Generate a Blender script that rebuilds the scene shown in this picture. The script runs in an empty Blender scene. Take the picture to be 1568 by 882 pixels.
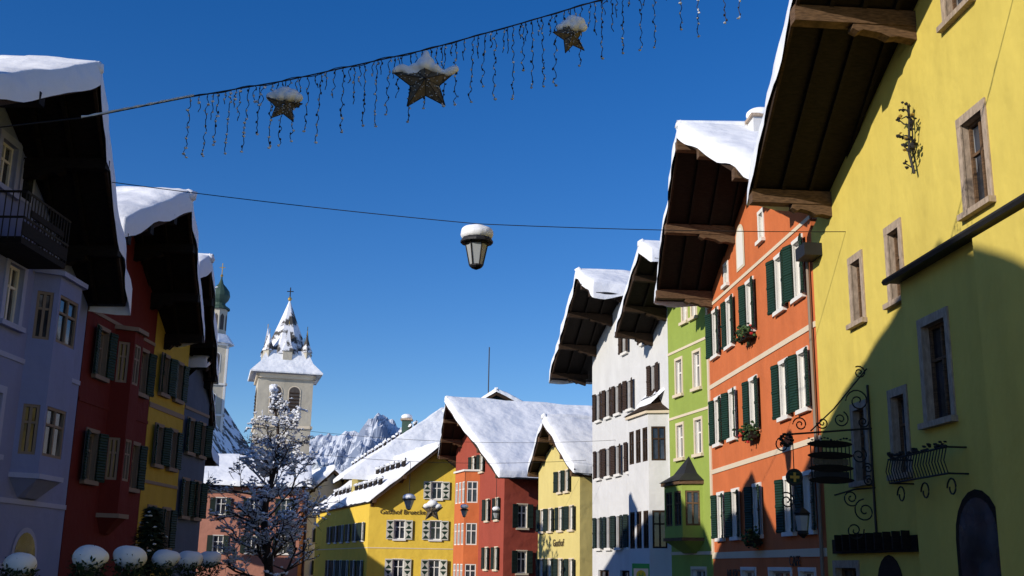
import bpy, math, random
from mathutils import Vector, Matrix, noise
random.seed(7)
V=Vector
scene=bpy.context.scene
# ------------------------------------------------------------ materials
MATS={}
def newmat(name):
    m=bpy.data.materials.new(name); m.use_nodes=True
    nt=m.node_tree; b=nt.nodes['Principled BSDF']
    MATS[name]=m
    return m,nt,b
def nd(nt,t,**k):
    n=nt.nodes.new(t)
    for a,v in k.items():
        if a in n.inputs: n.inputs[a].default_value=v
        else: setattr(n,a,v)
    return n
def varied(name,col,var=.12,scale=1.2,rough=.9,bump=.15,bscale=30,streak=True,dirt=(.35,.33,.3),dirtamt=.25,metal=0,bdist=.02):
    m,nt,b=newmat(name); L=nt.links
    tc=nd(nt,'ShaderNodeTexCoord')
    mp=nd(nt,'ShaderNodeMapping'); mp.inputs['Scale'].default_value=(1,1,.35 if streak else 1)
    L.new(tc.outputs['Object'],mp.inputs[0])
    n1=nd(nt,'ShaderNodeTexNoise',Scale=scale,Detail=8.0,Roughness=.65); L.new(mp.outputs[0],n1.inputs['Vector'])
    r=nd(nt,'ShaderNodeValToRGB'); L.new(n1.outputs['Fac'],r.inputs[0])
    r.color_ramp.elements[0].position=.3; r.color_ramp.elements[1].position=.7
    c=col
    r.color_ramp.elements[0].color=(c[0]*(1-var),c[1]*(1-var),c[2]*(1-var),1)
    r.color_ramp.elements[1].color=(min(1,c[0]*(1+var)),min(1,c[1]*(1+var)),min(1,c[2]*(1+var)),1)
    n2=nd(nt,'ShaderNodeTexNoise',Scale=scale*.45,Detail=10.0,Roughness=.7); L.new(mp.outputs[0],n2.inputs['Vector'])
    r2=nd(nt,'ShaderNodeValToRGB'); L.new(n2.outputs['Fac'],r2.inputs[0])
    r2.color_ramp.elements[0].position=.5; r2.color_ramp.elements[0].color=(0,0,0,1)
    r2.color_ramp.elements[1].position=.8; r2.color_ramp.elements[1].color=(dirtamt,)*3+(1,)
    mx=nd(nt,'ShaderNodeMixRGB'); L.new(r2.outputs[0],mx.inputs[0]); L.new(r.outputs[0],mx.inputs[1])
    mx.inputs[2].default_value=(c[0]*dirt[0]*1.6,c[1]*dirt[1]*1.6,c[2]*dirt[2]*1.6,1)
    L.new(mx.outputs[0],b.inputs['Base Color'])
    b.inputs['Roughness'].default_value=rough; b.inputs['Metallic'].default_value=metal
    b.inputs['Specular IOR Level'].default_value=.25
    n3=nd(nt,'ShaderNodeTexNoise',Scale=bscale,Detail=6.0); L.new(tc.outputs['Object'],n3.inputs['Vector'])
    bp=nd(nt,'ShaderNodeBump',Strength=bump,Distance=bdist); L.new(n3.outputs['Fac'],bp.inputs['Height'])
    if name.startswith('plaster'):
        n4=nd(nt,'ShaderNodeTexNoise',Scale=1.1,Detail=3.0); L.new(tc.outputs['Object'],n4.inputs['Vector'])
        b4=nd(nt,'ShaderNodeBump',Strength=.55,Distance=.13); L.new(n4.outputs['Fac'],b4.inputs['Height']); L.new(bp.outputs[0],b4.inputs['Normal']); L.new(b4.outputs[0],b.inputs['Normal'])
    else: L.new(bp.outputs[0],b.inputs['Normal'])
    return m
def wood(name,col,scale=6):
    m,nt,b=newmat(name); L=nt.links
    tc=nd(nt,'ShaderNodeTexCoord'); w=nd(nt,'ShaderNodeTexNoise',Scale=scale,Detail=8.0)
    mp=nd(nt,'ShaderNodeMapping'); mp.inputs['Scale'].default_value=(1,1,6)
    L.new(tc.outputs['Object'],mp.inputs[0]); L.new(mp.outputs[0],w.inputs['Vector'])
    r=nd(nt,'ShaderNodeValToRGB'); L.new(w.outputs['Fac'],r.inputs[0])
    r.color_ramp.elements[0].position=.3;r.color_ramp.elements[1].position=.75
    r.color_ramp.elements[0].color=tuple(x*.5 for x in col)+(1,); r.color_ramp.elements[1].color=tuple(x*1.5 for x in col)+(1,)
    L.new(r.outputs[0],b.inputs['Base Color']); b.inputs['Roughness'].default_value=.8
    b.inputs['Specular IOR Level'].default_value=.2
    bp=nd(nt,'ShaderNodeBump',Strength=.4,Distance=.02); L.new(w.outputs['Fac'],bp.inputs['Height']); L.new(bp.outputs[0],b.inputs['Normal'])
    return m
def snowmat():
    m,nt,b=newmat('snow'); L=nt.links
    tc=nd(nt,'ShaderNodeTexCoord'); n=nd(nt,'ShaderNodeTexNoise',Scale=3.0,Detail=9.0,Roughness=.6); L.new(tc.outputs['Object'],n.inputs['Vector'])
    r=nd(nt,'ShaderNodeValToRGB'); L.new(n.outputs['Fac'],r.inputs[0])
    r.color_ramp.elements[0].color=(.76,.78,.82,1); r.color_ramp.elements[1].color=(.87,.88,.9,1)
    L.new(r.outputs[0],b.inputs['Base Color']); b.inputs['Roughness'].default_value=.75
    b.inputs['Specular IOR Level'].default_value=.2
    bp=nd(nt,'ShaderNodeBump',Strength=.5,Distance=.06); L.new(n.outputs['Fac'],bp.inputs['Height'])
    n4=nd(nt,'ShaderNodeTexNoise',Scale=.7,Detail=2.0); L.new(tc.outputs['Object'],n4.inputs['Vector'])
    b4=nd(nt,'ShaderNodeBump',Strength=.6,Distance=.35); L.new(n4.outputs['Fac'],b4.inputs['Height']); L.new(bp.outputs[0],b4.inputs['Normal']); L.new(b4.outputs[0],b.inputs['Normal'])
def shutter(name,col):
    m,nt,b=newmat(name); L=nt.links
    tc=nd(nt,'ShaderNodeTexCoord'); w=nd(nt,'ShaderNodeTexWave',Scale=4.0,bands_direction='Z'); L.new(tc.outputs['Object'],w.inputs['Vector'])
    bp=nd(nt,'ShaderNodeBump',Strength=.8,Distance=.03); L.new(w.outputs['Fac'],bp.inputs['Height']); L.new(bp.outputs[0],b.inputs['Normal'])
    n=nd(nt,'ShaderNodeTexNoise',Scale=2.0); L.new(tc.outputs['Object'],n.inputs['Vector'])
    r=nd(nt,'ShaderNodeValToRGB'); L.new(n.outputs['Fac'],r.inputs[0])
    r.color_ramp.elements[0].color=tuple(x*.7 for x in col)+(1,); r.color_ramp.elements[1].color=tuple(x*1.3 for x in col)+(1,)
    L.new(r.outputs[0],b.inputs['Base Color']); b.inputs['Roughness'].default_value=.6; b.inputs['Specular IOR Level'].default_value=.3
def glassmat(name,col,rough=.08):
    m,nt,b=newmat(name); L=nt.links
    tc=nd(nt,'ShaderNodeTexCoord'); n=nd(nt,'ShaderNodeTexNoise',Scale=1.3,Detail=3.0); L.new(tc.outputs['Object'],n.inputs['Vector'])
    r=nd(nt,'ShaderNodeValToRGB'); L.new(n.outputs['Fac'],r.inputs[0])
    r.color_ramp.elements[0].position=.4;r.color_ramp.elements[1].position=.65
    r.color_ramp.elements[0].color=tuple(x*.5 for x in col)+(1,); r.color_ramp.elements[1].color=tuple(x*1.8 for x in col)+(1,)
    L.new(r.outputs[0],b.inputs['Base Color']); b.inputs['Roughness'].default_value=rough; b.inputs['Specular IOR Level'].default_value=.5
    n2=nd(nt,'ShaderNodeTexNoise',Scale=2.0); L.new(tc.outputs['Object'],n2.inputs['Vector'])
    bp=nd(nt,'ShaderNodeBump',Strength=.1,Distance=.03); L.new(n2.outputs['Fac'],bp.inputs['Height']); L.new(bp.outputs[0],b.inputs['Normal'])
varied('plaster_yellow',(.62,.49,.105),.07,dirtamt=.38)
varied('plaster_orange',(.56,.15,.05),.10,dirtamt=.30)
varied('plaster_green',(.27,.35,.07),.08,dirtamt=.25)
varied('plaster_white',(.62,.62,.62),.05,dirtamt=.25)
varied('plaster_cream',(.64,.53,.20),.06,dirtamt=.25)
varied('plaster_gold',(.72,.50,.065),.06,dirtamt=.25)
varied('plaster_red',(.32,.065,.042),.08,dirtamt=.2)
varied('plaster_darkred',(.12,.014,.011),.08,dirtamt=.2)
varied('plaster_blue',(.21,.25,.46),.06,dirtamt=.15)
varied('plaster_lightblue',(.34,.38,.58),.04,dirtamt=.1)
varied('plaster_ochre',(.44,.31,.04),.06,dirtamt=.15)
varied('plaster_slate',(.08,.11,.18),.06,dirtamt=.15)
varied('plaster_pink',(.40,.18,.13),.06,dirtamt=.2)
varied('plaster_beige',(.46,.42,.34),.15,scale=.6,dirtamt=.6)
varied('trim_white',(.72,.70,.66),.04,dirtamt=.1,bump=.05)
varied('trim_cream',(.66,.56,.42),.04,dirtamt=.1,bump=.05)
varied('trim_dull',(.24,.19,.15),.04,dirtamt=.1,bump=.05)
varied('stone',(.36,.28,.21),.35,scale=14,dirtamt=.3,bump=.3)
varied('metal_dark',(.03,.03,.033),.3,rough=.55,dirtamt=.1,metal=.4)
varied('iron',(.025,.023,.022),.3,rough=.6,dirtamt=.1,metal=.3)
varied('copper_green',(.04,.075,.058),.25,dirtamt=.3,rough=.6)
varied('gold',(.5,.33,.08),.2,rough=.4,metal=.6)
varied('asphalt',(.05,.05,.055),.3,bump=.3,streak=False)
varied('paving',(.13,.125,.12),.2,bump=.3,streak=False)
varied('roof_dark',(.07,.06,.055),.3,scale=2)
varied('star_mesh',(.12,.09,.055),.5,scale=18,rough=.5,dirtamt=.4,bump=.8,bscale=60)
varied('bark',(.05,.036,.028),.3,scale=5,bump=.5)
varied('foliage',(.05,.09,.03),.4,scale=5,streak=False)
varied('foliage_dark',(.018,.035,.015),.4,scale=5,streak=False)
varied('flower',(.45,.03,.03),.3)
varied('sign_green',(.05,.35,.12),.1)
varied('sign_yellow',(.7,.6,.05),.1)
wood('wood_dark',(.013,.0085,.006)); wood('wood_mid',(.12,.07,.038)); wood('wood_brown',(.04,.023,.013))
snowmat()
shutter('shutter_green',(.010,.034,.021)); shutter('shutter_brown',(.045,.027,.018)); shutter('shutter_dark',(.014,.026,.021)); shutter('shutter_white',(.65,.63,.55))
glassmat('glass',(.025,.03,.04)); glassmat('glass_curtain',(.16,.16,.16),.15)
m,nt,b=newmat('lamp_glass'); b.inputs['Base Color'].default_value=(.34,.36,.37,1); b.inputs['Roughness'].default_value=.3
m,nt,b=newmat('bulb'); b.inputs['Base Color'].default_value=(.45,.47,.5,1); b.inputs['Roughness'].default_value=.3
m,nt,b=newmat('mountain_rock'); L=nt.links
g=nd(nt,'ShaderNodeNewGeometry'); sx=nd(nt,'ShaderNodeSeparateXYZ'); L.new(g.outputs['Normal'],sx.inputs[0])
tc=nd(nt,'ShaderNodeTexCoord'); n=nd(nt,'ShaderNodeTexNoise',Scale=.04,Detail=12.0,Roughness=.75); L.new(tc.outputs['Object'],n.inputs['Vector'])
ad=nd(nt,'ShaderNodeMath',operation='MULTIPLY_ADD'); L.new(n.outputs['Fac'],ad.inputs[0]); ad.inputs[1].default_value=1.1; L.new(sx.outputs['Z'],ad.inputs[2])
r=nd(nt,'ShaderNodeValToRGB'); L.new(ad.outputs[0],r.inputs[0])
r.color_ramp.elements[0].position=.90; r.color_ramp.elements[0].color=(.17,.21,.30,1)
r.color_ramp.elements[1].position=1.0; r.color_ramp.elements[1].color=(.58,.62,.70,1)
ad2=nd(nt,'ShaderNodeMath',operation='MULTIPLY'); ad2.inputs[1].default_value=.86; L.new(ad.outputs[0],ad2.inputs[0]); L.new(ad2.outputs[0],r.inputs[0])
L.new(r.outputs[0],b.inputs['Base Color']); b.inputs['Roughness'].default_value=.9
m,nt,b=newmat('frosted_forest'); L=nt.links
tc=nd(nt,'ShaderNodeTexCoord'); n=nd(nt,'ShaderNodeTexNoise',Scale=.5,Detail=6.0,Roughness=.8); L.new(tc.outputs['Object'],n.inputs['Vector'])
r=nd(nt,'ShaderNodeValToRGB'); L.new(n.outputs['Fac'],r.inputs[0])
r.color_ramp.elements[0].position=.42; r.color_ramp.elements[0].color=(.13,.16,.19,1)
r.color_ramp.elements[1].position=.60; r.color_ramp.elements[1].color=(.60,.64,.7,1)
L.new(r.outputs[0],b.inputs['Base Color']); b.inputs['Roughness'].default_value=.9
m,nt,b=newmat('spire_roof'); L=nt.links
tc=nd(nt,'ShaderNodeTexCoord'); n=nd(nt,'ShaderNodeTexNoise',Scale=.5,Detail=5.0,Roughness=.6); L.new(tc.outputs['Object'],n.inputs['Vector'])
r=nd(nt,'ShaderNodeValToRGB'); L.new(n.outputs['Fac'],r.inputs[0])
r.color_ramp.elements[0].position=.46; r.color_ramp.elements[0].color=(.06,.055,.05,1)
r.color_ramp.elements[1].position=.52; r.color_ramp.elements[1].color=(.75,.76,.8,1)
L.new(r.outputs[0],b.inputs['Base Color']); b.inputs['Roughness'].default_value=.9
# ------------------------------------------------------------ mesh builder
class MB:
    def __init__(s): s.v=[];s.f=[];s.m=[];s.k=[]
    def mi(s,mat):
        if mat not in s.k: s.k.append(mat)
        return s.k.index(mat)
    def poly(s,pts,mat):
        n=len(s.v); s.v+= [tuple(p) for p in pts]; s.f.append(tuple(range(n,n+len(pts)))); s.m.append(s.mi(mat))
    def box(s,P,u0,u1,n0,n1,z0,z1,mat):
        c=[P(u,n,z) for z in (z0,z1) for n in (n0,n1) for u in (u0,u1)]
        n=len(s.v); s.v+=[tuple(p) for p in c]; i=s.mi(mat)
        for q in ((0,1,3,2),(4,6,7,5),(0,4,5,1),(2,3,7,6),(0,2,6,4),(1,5,7,3)):
            s.f.append(tuple(n+a for a in q)); s.m.append(i)
    def beam(s,p0,p1,w,h,mat,up=V((0,0,1))):
        p0=V(p0);p1=V(p1); d=(p1-p0).normalized(); sd=d.cross(up).normalized(); u2=sd.cross(d).normalized(); L=(p1-p0).length
        s.box(lambda a,b,c:p0+d*a+sd*b+u2*c,0,L,-w/2,w/2,-h/2,h/2,mat)
    def tube(s,pts,r,mat,k=6):
        pts=[V(p) for p in pts]; n0=len(s.v); i=s.mi(mat); N=len(pts)
        for a,p in enumerate(pts):
            d=(pts[min(a+1,N-1)]-pts[max(a-1,0)])
            if d.length<1e-9: d=V((0,0,1))
            d.normalize(); ref=V((0,0,1)) if abs(d.z)<.9 else V((1,0,0))
            x=d.cross(ref).normalized(); y=d.cross(x)
            rr=r[a] if isinstance(r,(list,tuple)) else r
            for j in range(k):
                t=2*math.pi*j/k; s.v.append(tuple(p+(x*math.cos(t)+y*math.sin(t))*rr))
        for a in range(N-1):
            for j in range(k):
                s.f.append((n0+a*k+j,n0+a*k+(j+1)%k,n0+(a+1)*k+(j+1)%k,n0+(a+1)*k+j)); s.m.append(i)
    def lathe(s,c,prof,k,mat,rot=0.):
        n0=len(s.v); i=s.mi(mat)
        for r,z in prof:
            for j in range(k):
                t=2*math.pi*j/k+rot; s.v.append((c[0]+r*math.cos(t),c[1]+r*math.sin(t),c[2]+z))
        for a in range(len(prof)-1):
            for j in range(k):
                s.f.append((n0+a*k+j,n0+a*k+(j+1)%k,n0+(a+1)*k+(j+1)%k,n0+(a+1)*k+j)); s.m.append(i)
    def blob(s,c,r,mat,sq=.7):
        n0=len(s.v); i=s.mi(mat)
        for v in ICO_V:
            q=1+random.uniform(-.3,.3); s.v.append((c[0]+v[0]*r*q,c[1]+v[1]*r*q,c[2]+v[2]*r*q*sq))
        for f in ICO_F: s.f.append(tuple(n0+a for a in f)); s.m.append(i)
    def build(s,name,parent=None,smooth=False):
        me=bpy.data.meshes.new(name); me.from_pydata(s.v,[],s.f); 
        for k in s.k: me.materials.append(MATS[k])
        me.polygons.foreach_set('material_index',s.m)
        if smooth: me.polygons.foreach_set('use_smooth',[True]*len(s.f))
        me.update(); o=bpy.data.objects.new(name,me); scene.collection.objects.link(o)
        if parent:
            o.parent=parent; o.matrix_parent_inverse=Matrix.Translation(-parent.location)
        return o
g_=(1+5**.5)/2
ICO_V=[V(p).normalized() for p in ((-1,g_,0),(1,g_,0),(-1,-g_,0),(1,-g_,0),(0,-1,g_),(0,1,g_),(0,-1,-g_),(0,1,-g_),(g_,0,-1),(g_,0,1),(-g_,0,-1),(-g_,0,1))]
ICO_F=[(0,11,5),(0,5,1),(0,1,7),(0,7,10),(0,10,11),(1,5,9),(5,11,4),(11,10,2),(10,7,6),(7,1,8),(3,9,4),(3,4,2),(3,2,6),(3,6,8),(3,8,9),(4,9,5),(2,4,11),(6,2,10),(8,6,7),(9,8,1)]
def empty(name,loc):
    o=bpy.data.objects.new(name,None); o.location=loc; scene.collection.objects.link(o); o.empty_display_size=.5; return o
def snow_lump(name,balls,parent=None,vox=.05):
    mb=MB()
    for c,r,sq in balls:
        pr=[(r*math.sin(math.pi*a/10)+1e-4,-r*sq*math.cos(math.pi*a/10)) for a in range(11)]
        mb.lathe(c,pr,14,'snow')
    o=mb.build(name,parent,True)
    md=o.modifiers.new('r','REMESH'); md.mode='VOXEL'; md.voxel_size=vox; md.use_smooth_shade=True
    sm=o.modifiers.new('s','SMOOTH'); sm.iterations=4; sm.factor=.6
    return o
def snow_sheet(mb,P00,P10,P11,P01,h,res=.3,drop=.10,edge=.45):
    P00,P10,P11,P01=map(V,(P00,P10,P11,P01))
    Lu=((P10-P00).length+(P11-P01).length)/2; Lv=((P01-P00).length+(P11-P10).length)/2
    def cuts(L):
        e=[0,.03,.09,.2,.4]; n=max(1,int((L-.8)/res)); mid=[.4+(L-.8)*i/n for i in range(1,n)]
        return [x/L for x in e+mid+[L-x for x in reversed(e)]]
    cu,cv=cuts(Lu),cuts(Lv); n0=len(mb.v); mi=mb.mi('snow'); W=len(cu)
    def bil(a,b): return P00*(1-a)*(1-b)+P10*a*(1-b)+P11*a*b+P01*(1-a)*b
    for b in cv:
        for a in cu:
            p=bil(a,b); d=min(a*Lu,(1-a)*Lu,b*Lv,(1-b)*Lv); t=min(d/.4,1)
            pr=edge+(1-edge)*math.sqrt(max(0,1-(1-t)**2))
            nz=noise.noise(p*.6)*.35+noise.noise(p*1.6)*.16
            z=h*(pr*(1+nz)) if d>.001 else -drop*(1+1.1*noise.noise(p*.9+V((9,0,0))))
            du=(P10-P00).normalized()*(-1 if a<.5 else 1) if min(a,1-a)*Lu<.15 else V((0,0,0))
            dv=(P01-P00).normalized()*(-1 if b<.5 else 1) if min(b,1-b)*Lv<.15 else V((0,0,0))
            k=.15+.08*noise.noise(p*1.2+V((5,3,1)))
            out=(du*(0 if a>.5 and drop>.15 else 1)+dv)*k
            mb.v.append(tuple(p+out+V((0,0,z))))
    for j in range(len(cv)-1):
        for i in range(W-1):
            k=n0+j*W+i; mb.f.append((k,k+1,k+W+1,k+W)); mb.m.append(mi)
# ------------------------------------------------------------ walls & windows
def clip(poly,a,b,c):
    out=[]
    for i in range(len(poly)):
        p=poly[i];q=poly[(i+1)%len(poly)]
        fp=a*p[0]+b*p[1]-c; fq=a*q[0]+b*q[1]-c
        if fp<=0: out.append(p)
        if fp*fq<0:
            t=fp/(fp-fq); out.append((p[0]+(q[0]-p[0])*t,p[1]+(q[1]-p[1])*t))
    return out
def wall(mb,P,L,z0,ztop,lines,ops,mat,n=0.):
    us=sorted(set([0,L]+[x for o in ops for x in (o[0],o[1])])); zs=sorted(set([z0,ztop]+[x for o in ops for x in (o[2],o[3])]))
    us=[u for u in us if 0<=u<=L]; zs=[z for z in zs if z0<=z<=ztop]
    for i in range(len(us)-1):
        for j in range(len(zs)-1):
            a,b,c,d=us[i],us[i+1],zs[j],zs[j+1]; mu,mz=(a+b)/2,(c+d)/2
            if any(o[0]<mu<o[1] and o[2]<mz<o[3] for o in ops): continue
            pl=[(a,c),(b,c),(b,d),(a,d)]
            for l in lines:
                pl=clip(pl,*l)
                if len(pl)<3: break
            if len(pl)>=3: mb.poly([P(u,n,z) for u,z in pl],mat)
def window(mw,P,u0,u1,z0,z1,st,nb=0.):
    Q=lambda u,n,z:P(u,n+nb,z)
    dp=st.get('depth',.16); fr=st.get('frame','trim_white'); wm=st.get('reveal','trim_white')
    for a,b in (((u0,z0),(u1,z0)),((u1,z0),(u1,z1)),((u1,z1),(u0,z1)),((u0,z1),(u0,z0))):
        mw.poly([Q(a[0],0,a[1]),Q(b[0],0,b[1]),Q(b[0],-dp,b[1]),Q(a[0],-dp,a[1])],wm)
    mw.poly([Q(u0,-dp,z0),Q(u1,-dp,z0),Q(u1,-dp,z1),Q(u0,-dp,z1)],'glass')
    t=.07; n0,n1=-dp+.004,-dp+.06
    um=(u0+u1)/2
    if random.random()<st.get('curt',.45):
        cw=(u1-u0)*random.uniform(.14,.24); zc=z0+(z1-z0)*random.choice((0,0,.45))
        mw.poly([Q(u0,-dp+.002,zc),Q(u0+cw,-dp+.002,zc),Q(u0+cw*.7,-dp+.002,z1),Q(u0,-dp+.002,z1)],'glass_curtain')
        mw.poly([Q(u1,-dp+.002,zc),Q(u1-cw,-dp+.002,zc),Q(u1-cw*.7,-dp+.002,z1),Q(u1,-dp+.002,z1)],'glass_curtain')
    mw.box(Q,u0,u0+t,n0,n1,z0,z1,fr); mw.box(Q,u1-t,u1,n0,n1,z0,z1,fr)
    mw.box(Q,u0+t,u1-t,n0,n1,z0,z0+t,fr); mw.box(Q,u0+t,u1-t,n0,n1,z1-t,z1,fr)
    mw.box(Q,um-.035,um+.035,n0,n1-.005,z0+t,z1-t,fr)
    zt=z0+(z1-z0)*.64; mw.box(Q,u0+t,u1-t,n0,n1-.01,zt-.03,zt+.03,fr)
    s=st.get('sur'); w=st.get('sw',.14)
    if s:
        e=st.get('sproj',.035)
        mw.box(Q,u0-w,u0,-.02,e,z0,z1,s); mw.box(Q,u1,u1+w,-.02,e,z0,z1,s)
        mw.box(Q,u0-w-.002,u1+w+.002,-.02,e+.004,z1,z1+w*1.1,s)
    sm=st.get('sill',s)
    if sm: mw.box(Q,u0-w-.05,u1+w+.05,-.02,st.get('silld',.13),z0-.12,z0,sm)
    sh=st.get('shut')
    if sh:
        W=st.get('shw',(u1-u0)/2+.05); al=st.get('sha',.25)+random.uniform(-.1,.14)
        for sgn,uh in ((-1,u0-.02),(1,u1+.02)):
            al2=max(.03,al+random.uniform(-.06,.06)); ca,sa=math.cos(al2),math.sin(al2)
            R=lambda a,b,c,sgn=sgn,uh=uh,ca=ca,sa=sa:Q(uh+sgn*(a*ca-b*sa),.06+a*sa+b*ca,c)
            mw.box(R,0,W,0,.045,z0-.02,z1+.03,sh)
            if st.get('chev'):
                zc=(z0+z1)/2
                for zz0,zz1 in ((z0,zc),(zc,z1)):
                    mw.poly([R(.03,.05,zz0+.06),R(W-.03,.05,zz0+.06),R(W/2,.05,(zz0+zz1)/2)],'shutter_green')
                    mw.poly([R(.03,.05,zz1-.06),R(W-.03,.05,zz1-.06),R(W/2,.05,(zz0+zz1)/2)],'shutter_green')
            else:
                for zz in (z0,(z0+z1)/2-.04,z1-.08): mw.box(R,.0,W,.046,.06,zz,zz+.08,sh)
def solve(A,e,I,p):
    d=(p[0]-A[0],p[1]-A[1]); det=e[0]*I[1]-e[1]*I[0]
    return (d[0]*I[1]-d[1]*I[0])/det,(e[0]*d[1]-e[1]*d[0])/det
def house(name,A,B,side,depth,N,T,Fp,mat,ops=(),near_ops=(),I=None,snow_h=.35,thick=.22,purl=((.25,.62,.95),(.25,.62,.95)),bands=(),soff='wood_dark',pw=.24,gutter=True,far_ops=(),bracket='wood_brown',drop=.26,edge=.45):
    A=V((A[0],A[1],0));B=V((B[0],B[1],0)); e=(B-A); L=e.length; e.normalize()
    if I is None: I=V((e.y,-e.x,0)) if side>0 else V((-e.y,e.x,0))
    else: I=V((I[0],I[1],0)).normalized()
    nrm=V((e.y,-e.x,0)) if side>0 else V((-e.y,e.x,0)); nrm=-nrm
    N,T,Fp=V(N),V(T),V(Fp)
    root=empty(name,((A+B)/2+I*depth/2))
    P=lambda u,n,z:A+e*u+nrm*n+V((0,0,z))
    uN,wN=solve(A,e,I,N);uT,wT=solve(A,e,I,T);uF,wF=solve(A,e,I,Fp)
    s1=(T.z-N.z)/(uT-uN); s2=(T.z-Fp.z)/(uT-uF)
    zn=lambda u:N.z+s1*(u-uN); zf=lambda u:Fp.z+s2*(u-uF)
    lines=[(-s1,1,N.z-s1*uN),(-s2,1,Fp.z-s2*uF)]
    mb=MB(); mw=MB()
    wall(mb,P,L,0,T.z+1,lines,[o[:4] for o in ops],mat)
    for o in ops: window(mw,P,*o[:4],o[4])
    zA,zB=min(zn(0),zf(0)),min(zn(L),zf(L))
    PA=lambda u,n,z:A+I*u-e*n+V((0,0,z)); PB=lambda u,n,z:B+I*u+e*n+V((0,0,z))
    wall(mb,PA,depth,0,zA,[],[o[:4] for o in near_ops],mat)
    for o in near_ops: window(mw,PA,*o[:4],o[4])
    wall(mb,PB,depth,0,zB,[],[o[:4] for o in far_ops],mat)
    for o in far_ops: window(mw,PB,*o[:4],o[4])
    bk=lambda u,z:A+e*u+I*depth+V((0,0,z))
    mb.poly([bk(0,0),bk(L,0),bk(L,zB),bk(uT,zn(uT)),bk(0,zA)],mat)
    for z,h,m2 in bands:
        mb.box(P,0,L,-.02,.03,z-h/2,z+h/2,m2)
        mb.box(PA,.05,depth,-.02,.028,z-h/2,z+h/2,m2)
    mb.build('walls',root)
    if mw.v: mw.build('windows',root)
    mr=MB(); ms=MB(); D=depth+.6
    def back(p,w): return p+I*(D-w)
    up=V((0,0,thick))
    for X,w,sg in ((N,wN,0),(Fp,wF,1)):
        a,b_=X,T; a2,b2=back(X,w),back(T,wT)
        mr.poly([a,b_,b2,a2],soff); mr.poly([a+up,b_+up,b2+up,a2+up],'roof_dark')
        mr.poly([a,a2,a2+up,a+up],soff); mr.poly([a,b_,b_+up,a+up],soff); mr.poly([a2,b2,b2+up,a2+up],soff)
        mr.beam(a-I*.04+V((0,0,thick*.35)),b_-I*.04+V((0,0,thick*.35)),.07,thick+.16,'wood_brown')
        ov=max(-w,-wT)
        k=.75
        while k<ov+.2:
            a3=a+I*k-V((0,0,.05)); b3=b_+I*k-V((0,0,.05))
            mr.beam(a3+(b3-a3)*.01,b3-(b3-a3)*.01,.10,.11,soff); k+=.75
        for t in purl[sg]:
            q=T+(X-T)*t; wq=wT+(w-wT)*t
            q=q-V((0,0,pw*.62))
            mr.beam(q-I*.12,q+I*(-wq+.3),pw,pw*1.1,bracket)
            q2=q-V((0,0,pw*.95)); ln=-wq*.62
            if ln>.5:
                wp=q2+I*(-wq+.2)
                R=lambda a_,b2_,c_,wp=wp:wp-I*a_+e*b2_+V((0,0,c_))
                prof=[(0,.14),(ln,.14),(ln+.02,.02),(ln-.12,-.05),(ln-.22,.0),(ln*.62,-.06),(ln*.5,-.15),(ln*.38,-.12),(.0,-.22)]
                hw=pw*.42
                mr.poly([R(a_,-hw,c_) for a_,c_ in prof],bracket); mr.poly([R(a_,hw,c_) for a_,c_ in prof],bracket)
                for i in range(len(prof)):
                    p0,p1=prof[i],prof[(i+1)%len(prof)]
                    mr.poly([R(p0[0],-hw,p0[1]),R(p1[0],-hw,p1[1]),R(p1[0],hw,p1[1]),R(p0[0],hw,p0[1])],bracket)
        if gutter:
            mr.tube([a+V((0,0,.05))+(a-b_).normalized()*.08,a2+V((0,0,.05))+(a-b_).normalized()*.08],.07,'metal_dark')
        if snow_h>0:
            up2=V((0,0,thick+.01))
            snow_sheet(ms,X+up2,T+up2,b2+up2,a2+up2,snow_h,drop=drop,edge=edge)
    mr.build('roof',root)
    if ms.v:
        pts=[T+V((0,0,thick+snow_h*.40))+I*(D-wT)*i/14-I*.12 for i in range(15)]
        ms.tube(pts,[.16]+[snow_h*.62+.05*math.sin(i*2.1) for i in range(13)]+[.1],'snow',10)
        ms.blob(pts[0]+I*.1,snow_h*.6,'snow',.9)
        ms.build('roof_snow',root,True)
    return root,P,PA,e,I,A
def yl(A,B):
    e=(V(B)-V(A)).normalized(); return lambda Y:(Y-A[1])/e.y
def text(s,loc,size,dirx,up,mat,root):
    cu=bpy.data.curves.new('lettering','FONT'); cu.body=s; cu.size=size; cu.extrude=.01; cu.align_x='CENTER'
    cu.materials.append(MATS[mat]); o=bpy.data.objects.new('lettering',cu); scene.collection.objects.link(o)
    x=V(dirx).normalized(); y=V(up); z=x.cross(y); M=Matrix((x,y,z)).transposed().to_4x4(); M.translation=V(loc); o.matrix_world=M
    o.parent=root; o.matrix_parent_inverse=Matrix.Translation(-root.location)
def arch(mb,P,u0,u1,z0,z1,mat,n=.03,k=10,frame=None):
    r=(u1-u0)/2; uc=(u0+u1)/2
    if frame: arch(mb,P,u0-.12,u1+.12,z0-.08,z1+.12,frame,n-.008)
    pts=[(u0,z0),(u1,z0)]+[(uc+r*math.cos(t),z1-r+r*math.sin(t)) for t in [math.pi*i/k for i in range(k+1)]]
    mb.poly([P(u,n,z) for u,z in pts],mat)
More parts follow.
